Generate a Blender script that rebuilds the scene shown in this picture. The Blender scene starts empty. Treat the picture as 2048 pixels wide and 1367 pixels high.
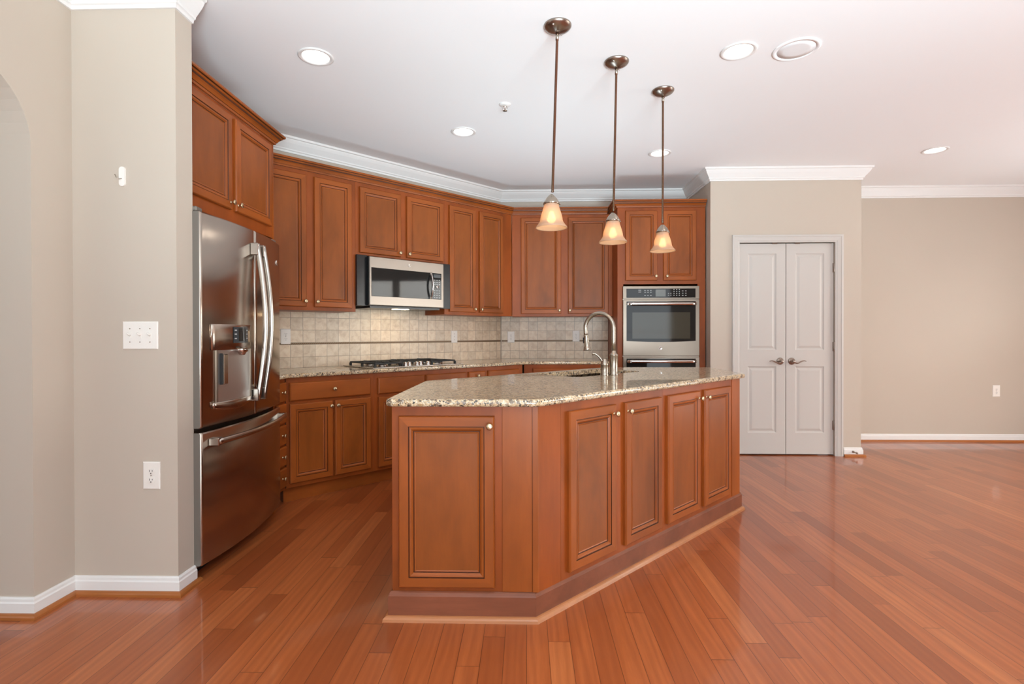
import bpy, bmesh, math, random
from mathutils import Vector, Matrix
random.seed(7)
SC = bpy.context.scene
COL = SC.collection
S = math.sqrt(.5)
PI = math.pi

# ------------------------------------------------------------------ camera
F_PX, CY_PX = 1045.56, 674.085
yaw, pit, rol = 0.0266208, -0.0059264, 0.0020263
CAMZ = 1.172
fw = Vector((-math.sin(yaw) * math.cos(pit), math.cos(yaw) * math.cos(pit), math.sin(pit)))
rt = Vector((math.cos(yaw), math.sin(yaw), 0))
dn = fw.cross(rt)
r2 = math.cos(rol) * rt + math.sin(rol) * dn
d2 = -math.sin(rol) * rt + math.cos(rol) * dn
cam = bpy.data.cameras.new('camera')
co = bpy.data.objects.new('camera', cam)
COL.objects.link(co)
M = Matrix((r2, -d2, -fw)).transposed().to_4x4()
M.translation = Vector((0, 0, CAMZ))
co.matrix_world = M
cam.sensor_width = 36
cam.lens = 36 * F_PX / 2048
cam.shift_y = -(683.5 - CY_PX) / 2048
cam.clip_start = .02
SC.camera = co

# ------------------------------------------------------------------ world, daylight, exposure
SC.view_settings.view_transform = 'Standard'
SC.view_settings.look = 'None'
SC.view_settings.gamma = 1
SC.view_settings.use_curve_mapping = False
SC.view_settings.exposure = 0.09
SC.cycles.use_denoising = True
SC.cycles.denoising_input_passes = 'RGB_ALBEDO_NORMAL'
SC.cycles.denoising_prefilter = 'ACCURATE'
SC.cycles.max_bounces = 12
SC.cycles.diffuse_bounces = 8
SC.cycles.sample_clamp_indirect = 6
w = bpy.data.worlds.new('sky')
SC.world = w
w.use_nodes = True
w.node_tree.nodes['Background'].inputs[0].default_value = (.80, .90, 1, 1)
w.node_tree.nodes['Background'].inputs[1].default_value = 1.6

def area(name, loc, rot, sx, sy, power, color):
    l = bpy.data.lights.new(name, 'AREA')
    l.shape = 'RECTANGLE'; l.size = sx; l.size_y = sy; l.energy = power; l.color = color
    o = bpy.data.objects.new(name, l); COL.objects.link(o)
    o.location = loc; o.rotation_euler = rot
    return o
# daylight entering by the glazed openings behind the camera and in the right-hand wall
area('daylight_front', (.9, -2.62, 1.22), (PI / 2, 0, 0), 5.3, 2.3, 92, (.86, .95, 1))
area('daylight_right', (6.415, 1.875, 1.51), (PI / 2, 0, PI / 2), 1.14, 1.8, 75, (1, .97, .90))
area('daylight_right', (6.415, 3.195, 1.51), (PI / 2, 0, PI / 2), 1.14, 1.8, 75, (1, .97, .90))
area('hall_fill', (-3.25, 1.0, 1.5), (PI / 2, 0, -PI / 2), 1.6, 1.8, 8, (.85, .95, 1))  # unseen fill added to light the arch reveal; the hall has no window
# unseen lights added to brighten the ceiling; only the first follows an inferred flash
area('ceiling_bounce_fill', (1.2, -2.2, .40), (math.radians(134), 0, math.radians(8)), 1.9, 1.0, 140, (.72, .91, 1)).data.spread = 1.5
area('ceiling_bounce_fill', (5.7, 4.2, .30), (math.radians(150), 0, math.radians(95)), 1.0, .9, 16, (.76, .92, 1)).data.spread = 2.2  # extra fill out of view on the right, lifts the ceiling there
area('ceiling_bounce_fill', (.20, 4.20, .30), (math.radians(180), 0, math.radians(45)), 1.0, .5, 10.5, (.70, .90, 1)).data.spread = 2.2  # extra fill hidden behind the island, lifts the far ceiling

# ------------------------------------------------------------------ node helpers / materials
def newmat(name):
    m = bpy.data.materials.new(name); m.use_nodes = True
    nt = m.node_tree
    return m, nt, nt.nodes['Principled BSDF']
def N(nt, typ, **kw):
    n = nt.nodes.new(typ)
    for k, v in kw.items(): setattr(n, k, v)
    return n
def L(nt, a, b): nt.links.new(a, b)
def setin(n, **kw):
    for k, v in kw.items(): n.inputs[k.replace('_', ' ')].default_value = v
def mathn(nt, op, a, b=None):
    n = N(nt, 'ShaderNodeMath', operation=op)
    for i, v in enumerate((a, b)):
        if v is None: continue
        if isinstance(v, (int, float)): n.inputs[i].default_value = v
        else: L(nt, v, n.inputs[i])
    return n.outputs[0]
def mixc(nt, fac, a, b, blend='MIX'):
    n = N(nt, 'ShaderNodeMix', data_type='RGBA', blend_type=blend)
    for i, v in ((0, fac), (6, a), (7, b)):
        if isinstance(v, (int, float)): n.inputs[i].default_value = v
        elif isinstance(v, tuple): n.inputs[i].default_value = v if len(v) == 4 else v + (1,)
        else: L(nt, v, n.inputs[i])
    return n.outputs[2]
def ramp(nt, fac, stops, interp='LINEAR'):
    n = N(nt, 'ShaderNodeValToRGB'); n.color_ramp.interpolation = interp
    el = n.color_ramp.elements
    while len(el) < len(stops): el.new(.5)
    for e, (p, c) in zip(el, stops):
        e.position = p; e.color = (c if len(c) == 4 else tuple(c) + (1,))
    L(nt, fac, n.inputs[0])
    return n.outputs[0]
def noise(nt, vec, scale, detail=3, rough=.5, dist=0):
    n = N(nt, 'ShaderNodeTexNoise'); setin(n, Scale=scale, Detail=detail, Roughness=rough, Distortion=dist)
    if vec is not None: L(nt, vec, n.inputs['Vector'])
    return n.outputs['Fac']
def mapping(nt, vec, scale=(1, 1, 1), loc=(0, 0, 0)):
    n = N(nt, 'ShaderNodeMapping'); n.inputs['Scale'].default_value = scale; n.inputs['Location'].default_value = loc
    L(nt, vec, n.inputs['Vector']); return n.outputs[0]
def bump(nt, b, h, strength, dist=.001):
    n = N(nt, 'ShaderNodeBump'); setin(n, Strength=strength, Distance=dist)
    L(nt, h, n.inputs['Height']); L(nt, n.outputs[0], b.inputs['Normal'])

def plain(name, col, rough=.5, metal=0, coat=0, spec=.5, aniso=0):
    m, nt, b = newmat(name)
    b.inputs['Base Color'].default_value = tuple(col) + (1,)
    setin(b, Roughness=rough, Metallic=metal)
    b.inputs['Coat Weight'].default_value = coat
    b.inputs['Specular IOR Level'].default_value = spec
    if aniso: b.inputs['Anisotropic'].default_value = aniso
    return m
def paint(name, col, rough=.6, amt=.03):
    m, nt, b = newmat(name)
    g = N(nt, 'ShaderNodeTexCoord').outputs['Object']
    f = noise(nt, g, 1.3, 2)
    c = mixc(nt, f, tuple(v * (1 - amt) for v in col), tuple(min(1, v * (1 + amt)) for v in col))
    L(nt, c, b.inputs['Base Color']); setin(b, Roughness=rough)
    b.inputs['Specular IOR Level'].default_value = .3
    bump(nt, b, noise(nt, g, 220, 2), .04)
    return m

def wood(name, col, axis, dark=.64, rough=.38, coat=.08):
    m, nt, b = newmat(name)
    tc = N(nt, 'ShaderNodeTexCoord').outputs['Object']
    oi = N(nt, 'ShaderNodeObjectInfo').outputs['Random']
    off = N(nt, 'ShaderNodeVectorMath', operation='ADD')
    cx = N(nt, 'ShaderNodeCombineXYZ')
    for i, k in enumerate((13.1, 7.7, 19.3)): L(nt, mathn(nt, 'MULTIPLY', oi, k), cx.inputs[i])
    L(nt, tc, off.inputs[0]); L(nt, cx.outputs[0], off.inputs[1])
    v = off.outputs[0]
    a = [1, 1, 1]; a[axis] = .12
    fine = noise(nt, mapping(nt, v, tuple(k * 130 for k in a)), 1, 2, .55)
    mid = noise(nt, mapping(nt, v, tuple(k * 22 for k in a)), 1, 3, .55, .6)
    big = noise(nt, mapping(nt, v, tuple(k * (5 if i != axis else 14) for i, k in enumerate(a))), 1, 3, .6, .4)
    d = tuple(k * dark for k in col); l = tuple(k * (2 - dark) ** .8 for k in col)
    c = ramp(nt, big, [(.28, d), (.5, col), (.75, l)])
    c = mixc(nt, mathn(nt, 'MULTIPLY', mid, .5), c, tuple(k * .52 for k in col))
    c = mixc(nt, mathn(nt, 'MULTIPLY', fine, .32), c, tuple(k * .5 for k in col))
    hs = N(nt, 'ShaderNodeHueSaturation')
    L(nt, c, hs.inputs['Color']); L(nt, mathn(nt, 'ADD', mathn(nt, 'MULTIPLY', oi, .14), .93), hs.inputs['Value'])
    L(nt, hs.outputs[0], b.inputs['Base Color'])
    setin(b, Roughness=rough); b.inputs['Coat Weight'].default_value = coat; b.inputs['Coat Roughness'].default_value = .18; b.inputs['Specular IOR Level'].default_value = .26
    bump(nt, b, fine, .03)
    return m

WCOL = (.365, .088, .0135)
M_W = wood('stained_maple_vertical', WCOL, 2)
M_WH = wood('stained_maple_horizontal', WCOL, 0)
M_FR = wood('stained_maple_face_frame', (.345, .075, .0115), 2)
M_PN = wood('stained_maple_panel', (.31, .079, .0125), 2)
M_GLZ = wood('dark_glazed_groove', (.085, .022, .007), 2)
M_PL = wood('plinth_maple', (.235, .074, .036), 0)
M_QR = wood('oak_quarter_round', (.55, .215, .085), 0, .85, .25, .4)
M_SHOE = wood('oak_shoe_moulding', (.46, .15, .038), 0, .85, .3, .3)
M_WALL = paint('warm_greige_wall_paint', (.555, .478, .398))
M_CEIL = paint('flat_white_ceiling_paint', (.92, .92, .92), .8, .01)
M_TRIM = paint('semi_gloss_white_trim', (.82, .80, .775), .35, .01)
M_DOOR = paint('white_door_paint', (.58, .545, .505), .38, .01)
M_PLATE = plain('white_plastic_plate', (.88, .84, .78), .35)
M_SLOT = plain('dark_slot', (.05, .045, .04), .6)
M_BLK = plain('black_enamel', (.009, .009, .010), .22, spec=.35)
M_IRON = plain('cast_iron', (.018, .017, .017), .5)
M_GLASS = plain('black_glass', (.016, .015, .014), .04, spec=.30)
M_OVW = plain('oven_window_glass', (.050, .045, .032), .06, spec=.45)
M_SS = plain('brushed_stainless', (.275, .225, .18), .3, 1, aniso=.5)
M_SSL = plain('light_brushed_stainless', (.50, .455, .405), .24, 1, aniso=.4)
M_MW = plain('microwave_stainless', (.36, .32, .28), .36, 1, aniso=.4)
M_REC = plain('lightened_steel_recess', (.66, .63, .60), .38, 1)  # paler metal stands in for light reflected by the concave recess
M_SSD = plain('dark_brushed_stainless', (.45, .375, .315), .2, 1, aniso=.5)
M_SSS = plain('appliance_side_grey', (.20, .18, .155), .4, .4)
M_CHR = plain('polished_chrome', (.74, .71, .67), .12, 1)
M_NI = plain('brushed_nickel', (.40, .345, .285), .26, 1)
M_NID = plain('antique_nickel', (.36, .295, .25), .28, 1)
M_BRS = plain('satin_brass', (.58, .46, .29), .3, 1)
M_DISP = plain('dark_display', (.05, .055, .06), .12)
M_LCD = plain('grey_display_screen', (.16, .17, .16), .2)
M_MARK = plain('pale_printed_marks', (.45, .45, .44), .5)
M_GSK = plain('dark_gasket', (.015, .014, .014), .7)

def emis(name, col, st):
    m, nt, b = newmat(name)
    b.inputs['Base Color'].default_value = (.8, .8, .8, 1)
    b.inputs['Emission Color'].default_value = tuple(col) + (1,)
    b.inputs['Emission Strength'].default_value = st
    return m
M_LAMP = emis('recessed_lamp_lens', (1, .97, .90), 30)
M_BULB = emis('warm_bulb', (1, .80, .50), 28)
M_HOOD = emis('hood_lamp', (1, .78, .48), 30)

def shade_mat():
    m, nt, b = newmat('frosted_amber_glass')
    out = nt.nodes['Material Output']
    tl = N(nt, 'ShaderNodeBsdfTranslucent'); tl.inputs[0].default_value = (.62, .40, .23, 1)
    df = N(nt, 'ShaderNodeBsdfDiffuse'); df.inputs[0].default_value = (.55, .40, .29, 1)
    tr = N(nt, 'ShaderNodeBsdfRefraction'); tr.inputs['Color'].default_value = (1, .85, .62, 1); tr.inputs['IOR'].default_value = 1.02; tr.inputs['Roughness'].default_value = .42
    gl = N(nt, 'ShaderNodeBsdfGlossy'); gl.inputs['Roughness'].default_value = .3
    m1 = N(nt, 'ShaderNodeMixShader'); m1.inputs[0].default_value = .58
    L(nt, tl.outputs[0], m1.inputs[1]); L(nt, df.outputs[0], m1.inputs[2])
    m2 = N(nt, 'ShaderNodeMixShader'); m2.inputs[0].default_value = .18
    L(nt, m1.outputs[0], m2.inputs[1]); L(nt, tr.outputs[0], m2.inputs[2])
    m3 = N(nt, 'ShaderNodeMixShader'); m3.inputs[0].default_value = .06
    L(nt, m2.outputs[0], m3.inputs[1]); L(nt, gl.outputs[0], m3.inputs[2])
    L(nt, m3.outputs[0], out.inputs[0])
    return m
M_SHADE = shade_mat()

def granite():
    m, nt, b = newmat('speckled_beige_granite')
    v = N(nt, 'ShaderNodeTexCoord').outputs['Object']
    def vor(scale, rnd=1):
        n = N(nt, 'ShaderNodeTexVoronoi'); setin(n, Scale=scale, Randomness=rnd)
        d = N(nt, 'ShaderNodeVectorMath', operation='ADD')
        nz = N(nt, 'ShaderNodeTexNoise'); setin(nz, Scale=scale * .9, Detail=2); L(nt, v, nz.inputs['Vector'])
        sc = N(nt, 'ShaderNodeVectorMath', operation='SCALE'); L(nt, nz.outputs['Color'], sc.inputs[0]); sc.inputs['Scale'].default_value = .9 / scale
        L(nt, v, d.inputs[0]); L(nt, sc.outputs[0], d.inputs[1]); L(nt, d.outputs[0], n.inputs['Vector'])
        s = N(nt, 'ShaderNodeSeparateColor'); L(nt, n.outputs['Color'], s.inputs[0])
        return s.outputs[0], s.outputs[1]
    a, a2 = vor(130); c, c2 = vor(75); f, f2 = vor(260)
    base = ramp(nt, a, [(0, (.54, .395, .235)), (.35, (.62, .475, .295)), (.62, (.45, .295, .155)), (.82, (.69, .565, .39)), (.9, (.38, .25, .125))], 'CONSTANT')
    base = mixc(nt, mathn(nt, 'GREATER_THAN', c, .86), base, (.19, .125, .075))
    base = mixc(nt, mathn(nt, 'GREATER_THAN', a2, .87), base, (.055, .045, .035))
    base = mixc(nt, mathn(nt, 'GREATER_THAN', f, .90), base, (.24, .20, .16))
    base = mixc(nt, mathn(nt, 'GREATER_THAN', f2, .93), base, (.70, .63, .52))
    L(nt, base, b.inputs['Base Color'])
    setin(b, Roughness=.30); b.inputs['Specular IOR Level'].default_value = .3; b.inputs['Coat Weight'].default_value = .8; b.inputs['Coat Roughness'].default_value = .03
    return m
M_GR = granite()

def floor_mat():
    m, nt, b = newmat('oak_strip_floor')
    v = N(nt, 'ShaderNodeTexCoord').outputs['Object']
    s = N(nt, 'ShaderNodeSeparateXYZ'); L(nt, v, s.inputs[0])
    W, LEN = .083, .95
    xs = mathn(nt, 'DIVIDE', s.outputs[0], W)
    row = mathn(nt, 'FLOOR', xs)
    wn = N(nt, 'ShaderNodeTexWhiteNoise', noise_dimensions='1D'); L(nt, row, wn.inputs['W'])
    ln = mathn(nt, 'ADD', mathn(nt, 'MULTIPLY', wn.outputs['Value'], .5), LEN - .2)
    wn2 = N(nt, 'ShaderNodeTexWhiteNoise', noise_dimensions='1D'); L(nt, mathn(nt, 'ADD', row, 77.3), wn2.inputs['W'])
    ys = mathn(nt, 'DIVIDE', mathn(nt, 'ADD', s.outputs[1], mathn(nt, 'MULTIPLY', wn2.outputs['Value'], 7.3)), ln)
    colm = mathn(nt, 'FLOOR', ys)
    cv = N(nt, 'ShaderNodeCombineXYZ'); L(nt, row, cv.inputs[0]); L(nt, colm, cv.inputs[1])
    wn3 = N(nt, 'ShaderNodeTexWhiteNoise', noise_dimensions='3D'); L(nt, cv.outputs[0], wn3.inputs['Vector'])
    tone = wn3.outputs['Value']
    # grain, shifted per board
    sh = N(nt, 'ShaderNodeVectorMath', operation='ADD'); sc = N(nt, 'ShaderNodeVectorMath', operation='SCALE')
    L(nt, wn3.outputs['Color'], sc.inputs[0]); sc.inputs['Scale'].default_value = 9
    L(nt, v, sh.inputs[0]); L(nt, sc.outputs[0], sh.inputs[1])
    gv = sh.outputs[0]
    cath = N(nt, 'ShaderNodeTexWave', wave_type='BANDS', bands_direction='X')
    setin(cath, Scale=9, Distortion=9, Detail=2, Detail_Scale=1.2)
    L(nt, mapping(nt, gv, (1, .10, 1)), cath.inputs['Vector'])
    fine = noise(nt, mapping(nt, gv, (260, 9, 1)), 1, 2, .6)
    mid = noise(nt, mapping(nt, gv, (30, 2.0, 1)), 1, 3, .6, .5)
    base = ramp(nt, tone, [(0, (.275, .064, .0165)), (.10, (.35, .086, .022)), (.45, (.46, .120, .032)), (.85, (.52, .145, .040)), (.97, (.60, .19, .058))])
    base = mixc(nt, mathn(nt, 'MULTIPLY', cath.outputs['Fac'], .30), base, (.22, .045, .012))
    base = mixc(nt, mathn(nt, 'MULTIPLY', ramp(nt, mid, [(.35, (0, 0, 0)), (.75, (1, 1, 1))]), .45), base, (.25, .055, .015))
    base = mixc(nt, mathn(nt, 'MULTIPLY', fine, .40), base, (.20, .045, .014))
    fx = mathn(nt, 'FRACT', xs); fy = mathn(nt, 'FRACT', ys)
    ex = mathn(nt, 'MINIMUM', fx, mathn(nt, 'SUBTRACT', 1, fx))
    ey = mathn(nt, 'MULTIPLY', mathn(nt, 'MINIMUM', fy, mathn(nt, 'SUBTRACT', 1, fy)), 10)
    gap = mathn(nt, 'LESS_THAN', mathn(nt, 'MINIMUM', ex, ey), .014)
    base = mixc(nt, mathn(nt, 'MULTIPLY', gap, .75), base, (.06, .015, .006))
    L(nt, base, b.inputs['Base Color'])
    setin(b, Roughness=.285); b.inputs['Specular IOR Level'].default_value = .5
    b.inputs['Coat Weight'].default_value = .42; b.inputs['Coat Roughness'].default_value = .05
    h = mathn(nt, 'SUBTRACT', mathn(nt, 'MULTIPLY', noise(nt, mapping(nt, v, (9, 2.2, 1)), 1, 2), .6), mathn(nt, 'MULTIPLY', gap, .5))
    bump(nt, b, h, .035, .002)
    return m
M_FLOOR = floor_mat()

def tile_mat():
    m, nt, b = newmat('tumbled_travertine_tile')
    v = N(nt, 'ShaderNodeTexCoord').outputs['Object']
    s = N(nt, 'ShaderNodeSeparateXYZ'); L(nt, v, s.inputs[0])
    T = .1015
    xs = mathn(nt, 'DIVIDE', s.outputs[0], T)
    above = mathn(nt, 'GREATER_THAN', s.outputs[2], 1.10)
    # two courses under the border strip, the rest above it
    zs = mathn(nt, 'DIVIDE', mathn(nt, 'SUBTRACT', s.outputs[2], mathn(nt, 'ADD', .888, mathn(nt, 'MULTIPLY', above, .0165))), T)
    cv = N(nt, 'ShaderNodeCombineXYZ'); L(nt, mathn(nt, 'FLOOR', xs), cv.inputs[0]); L(nt, mathn(nt, 'FLOOR', zs), cv.inputs[1])
    wn = N(nt, 'ShaderNodeTexWhiteNoise', noise_dimensions='3D'); L(nt, cv.outputs[0], wn.inputs['Vector'])
    fx = mathn(nt, 'FRACT', xs); fz = mathn(nt, 'FRACT', zs)
    e = mathn(nt, 'MINIMUM', mathn(nt, 'MINIMUM', fx, mathn(nt, 'SUBTRACT', 1, fx)), mathn(nt, 'MINIMUM', fz, mathn(nt, 'SUBTRACT', 1, fz)))
    grout = mathn(nt, 'LESS_THAN', e, .018)
    sh = N(nt, 'ShaderNodeVectorMath', operation='ADD'); sc = N(nt, 'ShaderNodeVectorMath', operation='SCALE')
    L(nt, wn.outputs['Color'], sc.inputs[0]); sc.inputs['Scale'].default_value = 5
    L(nt, v, sh.inputs[0]); L(nt, sc.outputs[0], sh.inputs[1])
    n1 = noise(nt, sh.outputs[0], 22, 4, .6, .6); n2 = noise(nt, sh.outputs[0], 120, 3, .6)
    base = ramp(nt, n1, [(.3, (.66, .50, .345)), (.5, (.80, .65, .475)), (.7, (.88, .75, .58))])
    base = mixc(nt, mathn(nt, "MULTIPLY", n2, .25), base, (.55, .43, .32))
    hs = N(nt, 'ShaderNodeHueSaturation'); L(nt, base, hs.inputs['Color'])
    L(nt, mathn(nt, 'ADD', mathn(nt, 'MULTIPLY', wn.outputs['Value'], .22), .86), hs.inputs['Value'])
    c = mixc(nt, grout, hs.outputs[0], (.40, .30, .21))
    L(nt, c, b.inputs['Base Color'])
    setin(b, Roughness=.3)
    bump(nt, b, mathn(nt, 'SUBTRACT', mathn(nt, 'MULTIPLY', n2, .2), grout), .35, .0015)
    return m
M_TILE = tile_mat()
def rope_mat():
    m, nt, b = newmat('bronze_rope_border')
    v = N(nt, 'ShaderNodeTexCoord').outputs['Object']
    s = N(nt, 'ShaderNodeSeparateXYZ'); L(nt, v, s.inputs[0])
    t = mathn(nt, 'FRACT', mathn(nt, 'ADD', mathn(nt, 'MULTIPLY', s.outputs[0], 62), mathn(nt, 'MULTIPLY', s.outputs[2], 62)))
    c = ramp(nt, t, [(0, (.03, .018, .01)), (.35, (.22, .13, .06)), (.6, (.26, .16, .08)), (1, (.04, .02, .01))])
    L(nt, c, b.inputs['Base Color']); setin(b, Roughness=.4, Metallic=.3)
    return m
M_ROPE = rope_mat()
m_, nt_, b_ = newmat('window_glass'); b_.inputs['Transmission Weight'].default_value = 1; setin(b_, Roughness=0); b_.inputs['IOR'].default_value = 1.02
M_WIN = m_
M_BLIND = plain('white_blind_slats', (.75, .77, .78), .5)

# ------------------------------------------------------------------ mesh builder
class MB:
    def __init__(s): s.v = []; s.f = []; s.m = []; s.s = []
    def add(s, vs, fs, mi=0, smooth=False):
        o = len(s.v); s.v += [tuple(p) for p in vs]
        for f in fs: s.f.append(tuple(i + o for i in f)); s.m.append(mi); s.s.append(smooth)
        return s
    def box(s, x0, x1, y0, y1, z0, z1, mi=0, r=0):
        if r <= 0:
            vs = [(x, y, z) for z in (z0, z1) for y in (y0, y1) for x in (x0, x1)]
            return s.add(vs, [(0, 2, 3, 1), (4, 5, 7, 6), (0, 1, 5, 4), (2, 6, 7, 3), (0, 4, 6, 2), (1, 3, 7, 5)], mi)
        X = (x0, x1); Y = (y0, y1); Z = (z0, z1); vs = []; ix = {}
        for a in (0, 1):
            for b in (0, 1):
                for c in (0, 1):
                    p = (X[a], Y[b], Z[c]); q = (r if a == 0 else -r, r if b == 0 else -r, r if c == 0 else -r)
                    for k in range(3):
                        t = [p[i] + (q[i] if i != k else 0) for i in range(3)]
                        ix[a, b, c, k] = len(vs); vs.append(t)
        fs = []
        for a in (0, 1): fs.append([ix[a, b, c, 0] for b, c in ((0, 0), (0, 1), (1, 1), (1, 0))])
        for b in (0, 1): fs.append([ix[a, b, c, 1] for a, c in ((0, 0), (1, 0), (1, 1), (0, 1))])
        for c in (0, 1): fs.append([ix[a, b, c, 2] for a, b in ((0, 0), (0, 1), (1, 1), (1, 0))])
        for b in (0, 1):
            for c in (0, 1): fs.append([ix[0, b, c, 1], ix[1, b, c, 1], ix[1, b, c, 2], ix[0, b, c, 2]])
        for a in (0, 1):
            for c in (0, 1): fs.append([ix[a, 0, c, 0], ix[a, 1, c, 0], ix[a, 1, c, 2], ix[a, 0, c, 2]])
        for a in (0, 1):
            for b in (0, 1): fs.append([ix[a, b, 0, 0], ix[a, b, 1, 0], ix[a, b, 1, 1], ix[a, b, 0, 1]])
        for a in (0, 1):
            for b in (0, 1):
                for c in (0, 1): fs.append([ix[a, b, c, k] for k in range(3)])
        return s.add(vs, fs, mi)
    def prism(s, poly, z0, z1, mi=0):
        n = len(poly)
        vs = [(x, y, z0) for x, y in poly] + [(x, y, z1) for x, y in poly]
        return s.add(vs, [tuple(range(n))[::-1], tuple(range(n, 2 * n))] + [(i, (i + 1) % n, n + (i + 1) % n, n + i) for i in range(n)], mi)
    def lathe(s, prof, c=(0, 0, 0), ax='z', n=24, mi=0, smooth=True, cap=False):
        def tr(r, h, a):
            x, y = r * math.cos(a), r * math.sin(a)
            if ax == 'z': q = (x, y, h)
            elif ax == '-y': q = (x, -h, y)
            elif ax == 'x': q = (h, x, y)
            elif ax == '-z': q = (x, -y, -h)
            return (c[0] + q[0], c[1] + q[1], c[2] + q[2])
        vs = []; fs = []
        for r, h in prof: vs += [tr(max(r, 1e-5), h, 2 * PI * i / n) for i in range(n)]
        for k in range(len(prof) - 1):
            for i in range(n):
                j = (i + 1) % n; fs.append((k * n + i, k * n + j, (k + 1) * n + j, (k + 1) * n + i))
        if cap: fs.append(tuple(range(n))[::-1]); fs.append(tuple((len(prof) - 1) * n + i for i in range(n)))
        return s.add(vs, fs, mi, smooth)
    def tube(s, pts, rad, n=10, mi=0, smooth=True, flat=None):
        pts = [Vector(p) for p in pts]; m = len(pts)
        if not isinstance(rad, (list, tuple)): rad = [rad] * m
        up = None; vs = []; fs = []
        for i, p in enumerate(pts):
            t = (pts[min(i + 1, m - 1)] - pts[max(i - 1, 0)]).normalized()
            if up is None:
                up = Vector((0, 0, 1)) if abs(t.z) < .9 else Vector((1, 0, 0))
            u = (up - t * up.dot(t)).normalized(); w_ = t.cross(u); up = u
            for k in range(n):
                a = 2 * PI * k / n
                fu, fw_ = (1, 1) if flat is None else flat
                vs.append(p + rad[i] * (math.cos(a) * u * fu + math.sin(a) * w_ * fw_))
        for i in range(m - 1):
            for k in range(n):
                j = (k + 1) % n; fs.append((i * n + k, i * n + j, (i + 1) * n + j, (i + 1) * n + k))
        fs.append(tuple(range(n))[::-1]); fs.append(tuple((m - 1) * n + k for k in range(n)))
        return s.add(vs, fs, mi, smooth)
    def sweep(s, path, prof, mi=0, closed=False, smooth=False, pm=None):
        """profile (out, z) swept on a plan path; 'out' is to the right of travel"""
        n = len(path); P = [Vector((p[0], p[1])) for p in path]; k = len(prof); vs = []; fs = []; mm = []
        for i in range(n):
            ds = []
            if i > 0 or closed: ds.append((P[i] - P[i - 1]).normalized())
            if i < n - 1 or closed: ds.append((P[(i + 1) % n] - P[i]).normalized())
            ns = [Vector((d.y, -d.x)) for d in ds]
            b = sum(ns, Vector((0, 0))).normalized(); b = b / max(.2, b.dot(ns[0]))
            vs += [(P[i].x + b.x * o, P[i].y + b.y * o, z) for o, z in prof]
        for i in range(n if closed else n - 1):
            j = (i + 1) % n
            for q in range(k):
                r = (q + 1) % k; fs.append((i * k + q, j * k + q, j * k + r, i * k + r)); mm.append(mi if pm is None else pm[q])
        if not closed: fs.append(tuple(range(k))); fs.append(tuple((n - 1) * k + q for q in range(k))[::-1])
        s.add(vs, fs, mi, smooth)
        s.m[len(s.m) - len(fs):len(s.m) - len(fs) + len(mm)] = mm
        return s
    def rings(s, x0, x1, z0, z1, prof, mats=None, cap=True):
        """nested rectangles facing -y: prof = (inset, y); slot 0 = stiles, 1 = rails, 2 = groove"""
        vs = []
        for i, y in prof:
            vs += [(x0 + i, y, z0 + i), (x1 - i, y, z0 + i), (x1 - i, y, z1 - i), (x0 + i, y, z1 - i)]
        o = len(s.v); s.v += vs
        for k in range(len(prof) - 1):
            for e in range(4):
                f = (e + 1) % 4; a = o + 4 * k
                s.f.append((a + e, a + f, a + 4 + f, a + 4 + e)); s.s.append(False)
                g = mats[k] if mats else 0
                s.m.append(g if g else (1 if e in (0, 2) else 0) if mats else 0)
        if cap: a = o + 4 * (len(prof) - 1); s.f.append((a, a + 1, a + 2, a + 3)); s.m.append(3 if mats else 0); s.s.append(False)
        return s
    def mesh(s, name, mats):
        me = bpy.data.meshes.new(name)
        me.from_pydata(s.v, [], s.f)
        for m in (mats if isinstance(mats, (list, tuple)) else [mats]): me.materials.append(m)
        for p, mi, sm in zip(me.polygons, s.m, s.s): p.material_index = mi; p.use_smooth = sm
        bm = bmesh.new(); bm.from_mesh(me); bmesh.ops.remove_doubles(bm, verts=bm.verts, dist=1e-6)
        bmesh.ops.recalc_face_normals(bm, faces=bm.faces); bm.to_mesh(me); bm.free()
        return me
    def obj(s, name, mats, parent=None, loc=None):
        o = bpy.data.objects.new(name, s.mesh(name, mats)); COL.objects.link(o)
        if parent is not None: o.parent = parent
        if loc: o.location = loc
        return o

def tag(o, label=None, cat=None, group=None, kind=None):
    if label: o['label'] = label
    if cat: o['category'] = cat
    if group: o['group'] = group
    if kind: o['kind'] = kind
    return o
def thing(name, label, cat, loc=(0, 0, 0), rz=0, group=None):
    o = bpy.data.objects.new(name, None); COL.objects.link(o); o.empty_display_size = .1
    o.location = loc; o.rotation_euler = (0, 0, rz)
    return tag(o, label, cat, group)
def struct(name, mb, mats): return tag(mb.obj(name, mats), kind='structure')
def copy_tree(o, parent=None):
    c = o.copy(); COL.objects.link(c)
    if parent is not None: c.parent = parent
    for ch in list(o.children): copy_tree(ch, c)
    return c
def DG(t, c): return (S * (t + c), S * (t - c))      # 45 degree frame: t along the diagonal, c towards the room
def off_poly(poly, d):
    n = len(poly); out = []
    P = [Vector(p) for p in poly]
    for i in range(n):
        a = (P[i] - P[i - 1]).normalized(); b = (P[(i + 1) % n] - P[i]).normalized()
        na = Vector((-a.y, a.x)); nb = Vector((-b.y, b.x))
        m = (na + nb); m = m / max(.3, m.dot(na))
        out.append(tuple(P[i] + m * d))
    return out
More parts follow.
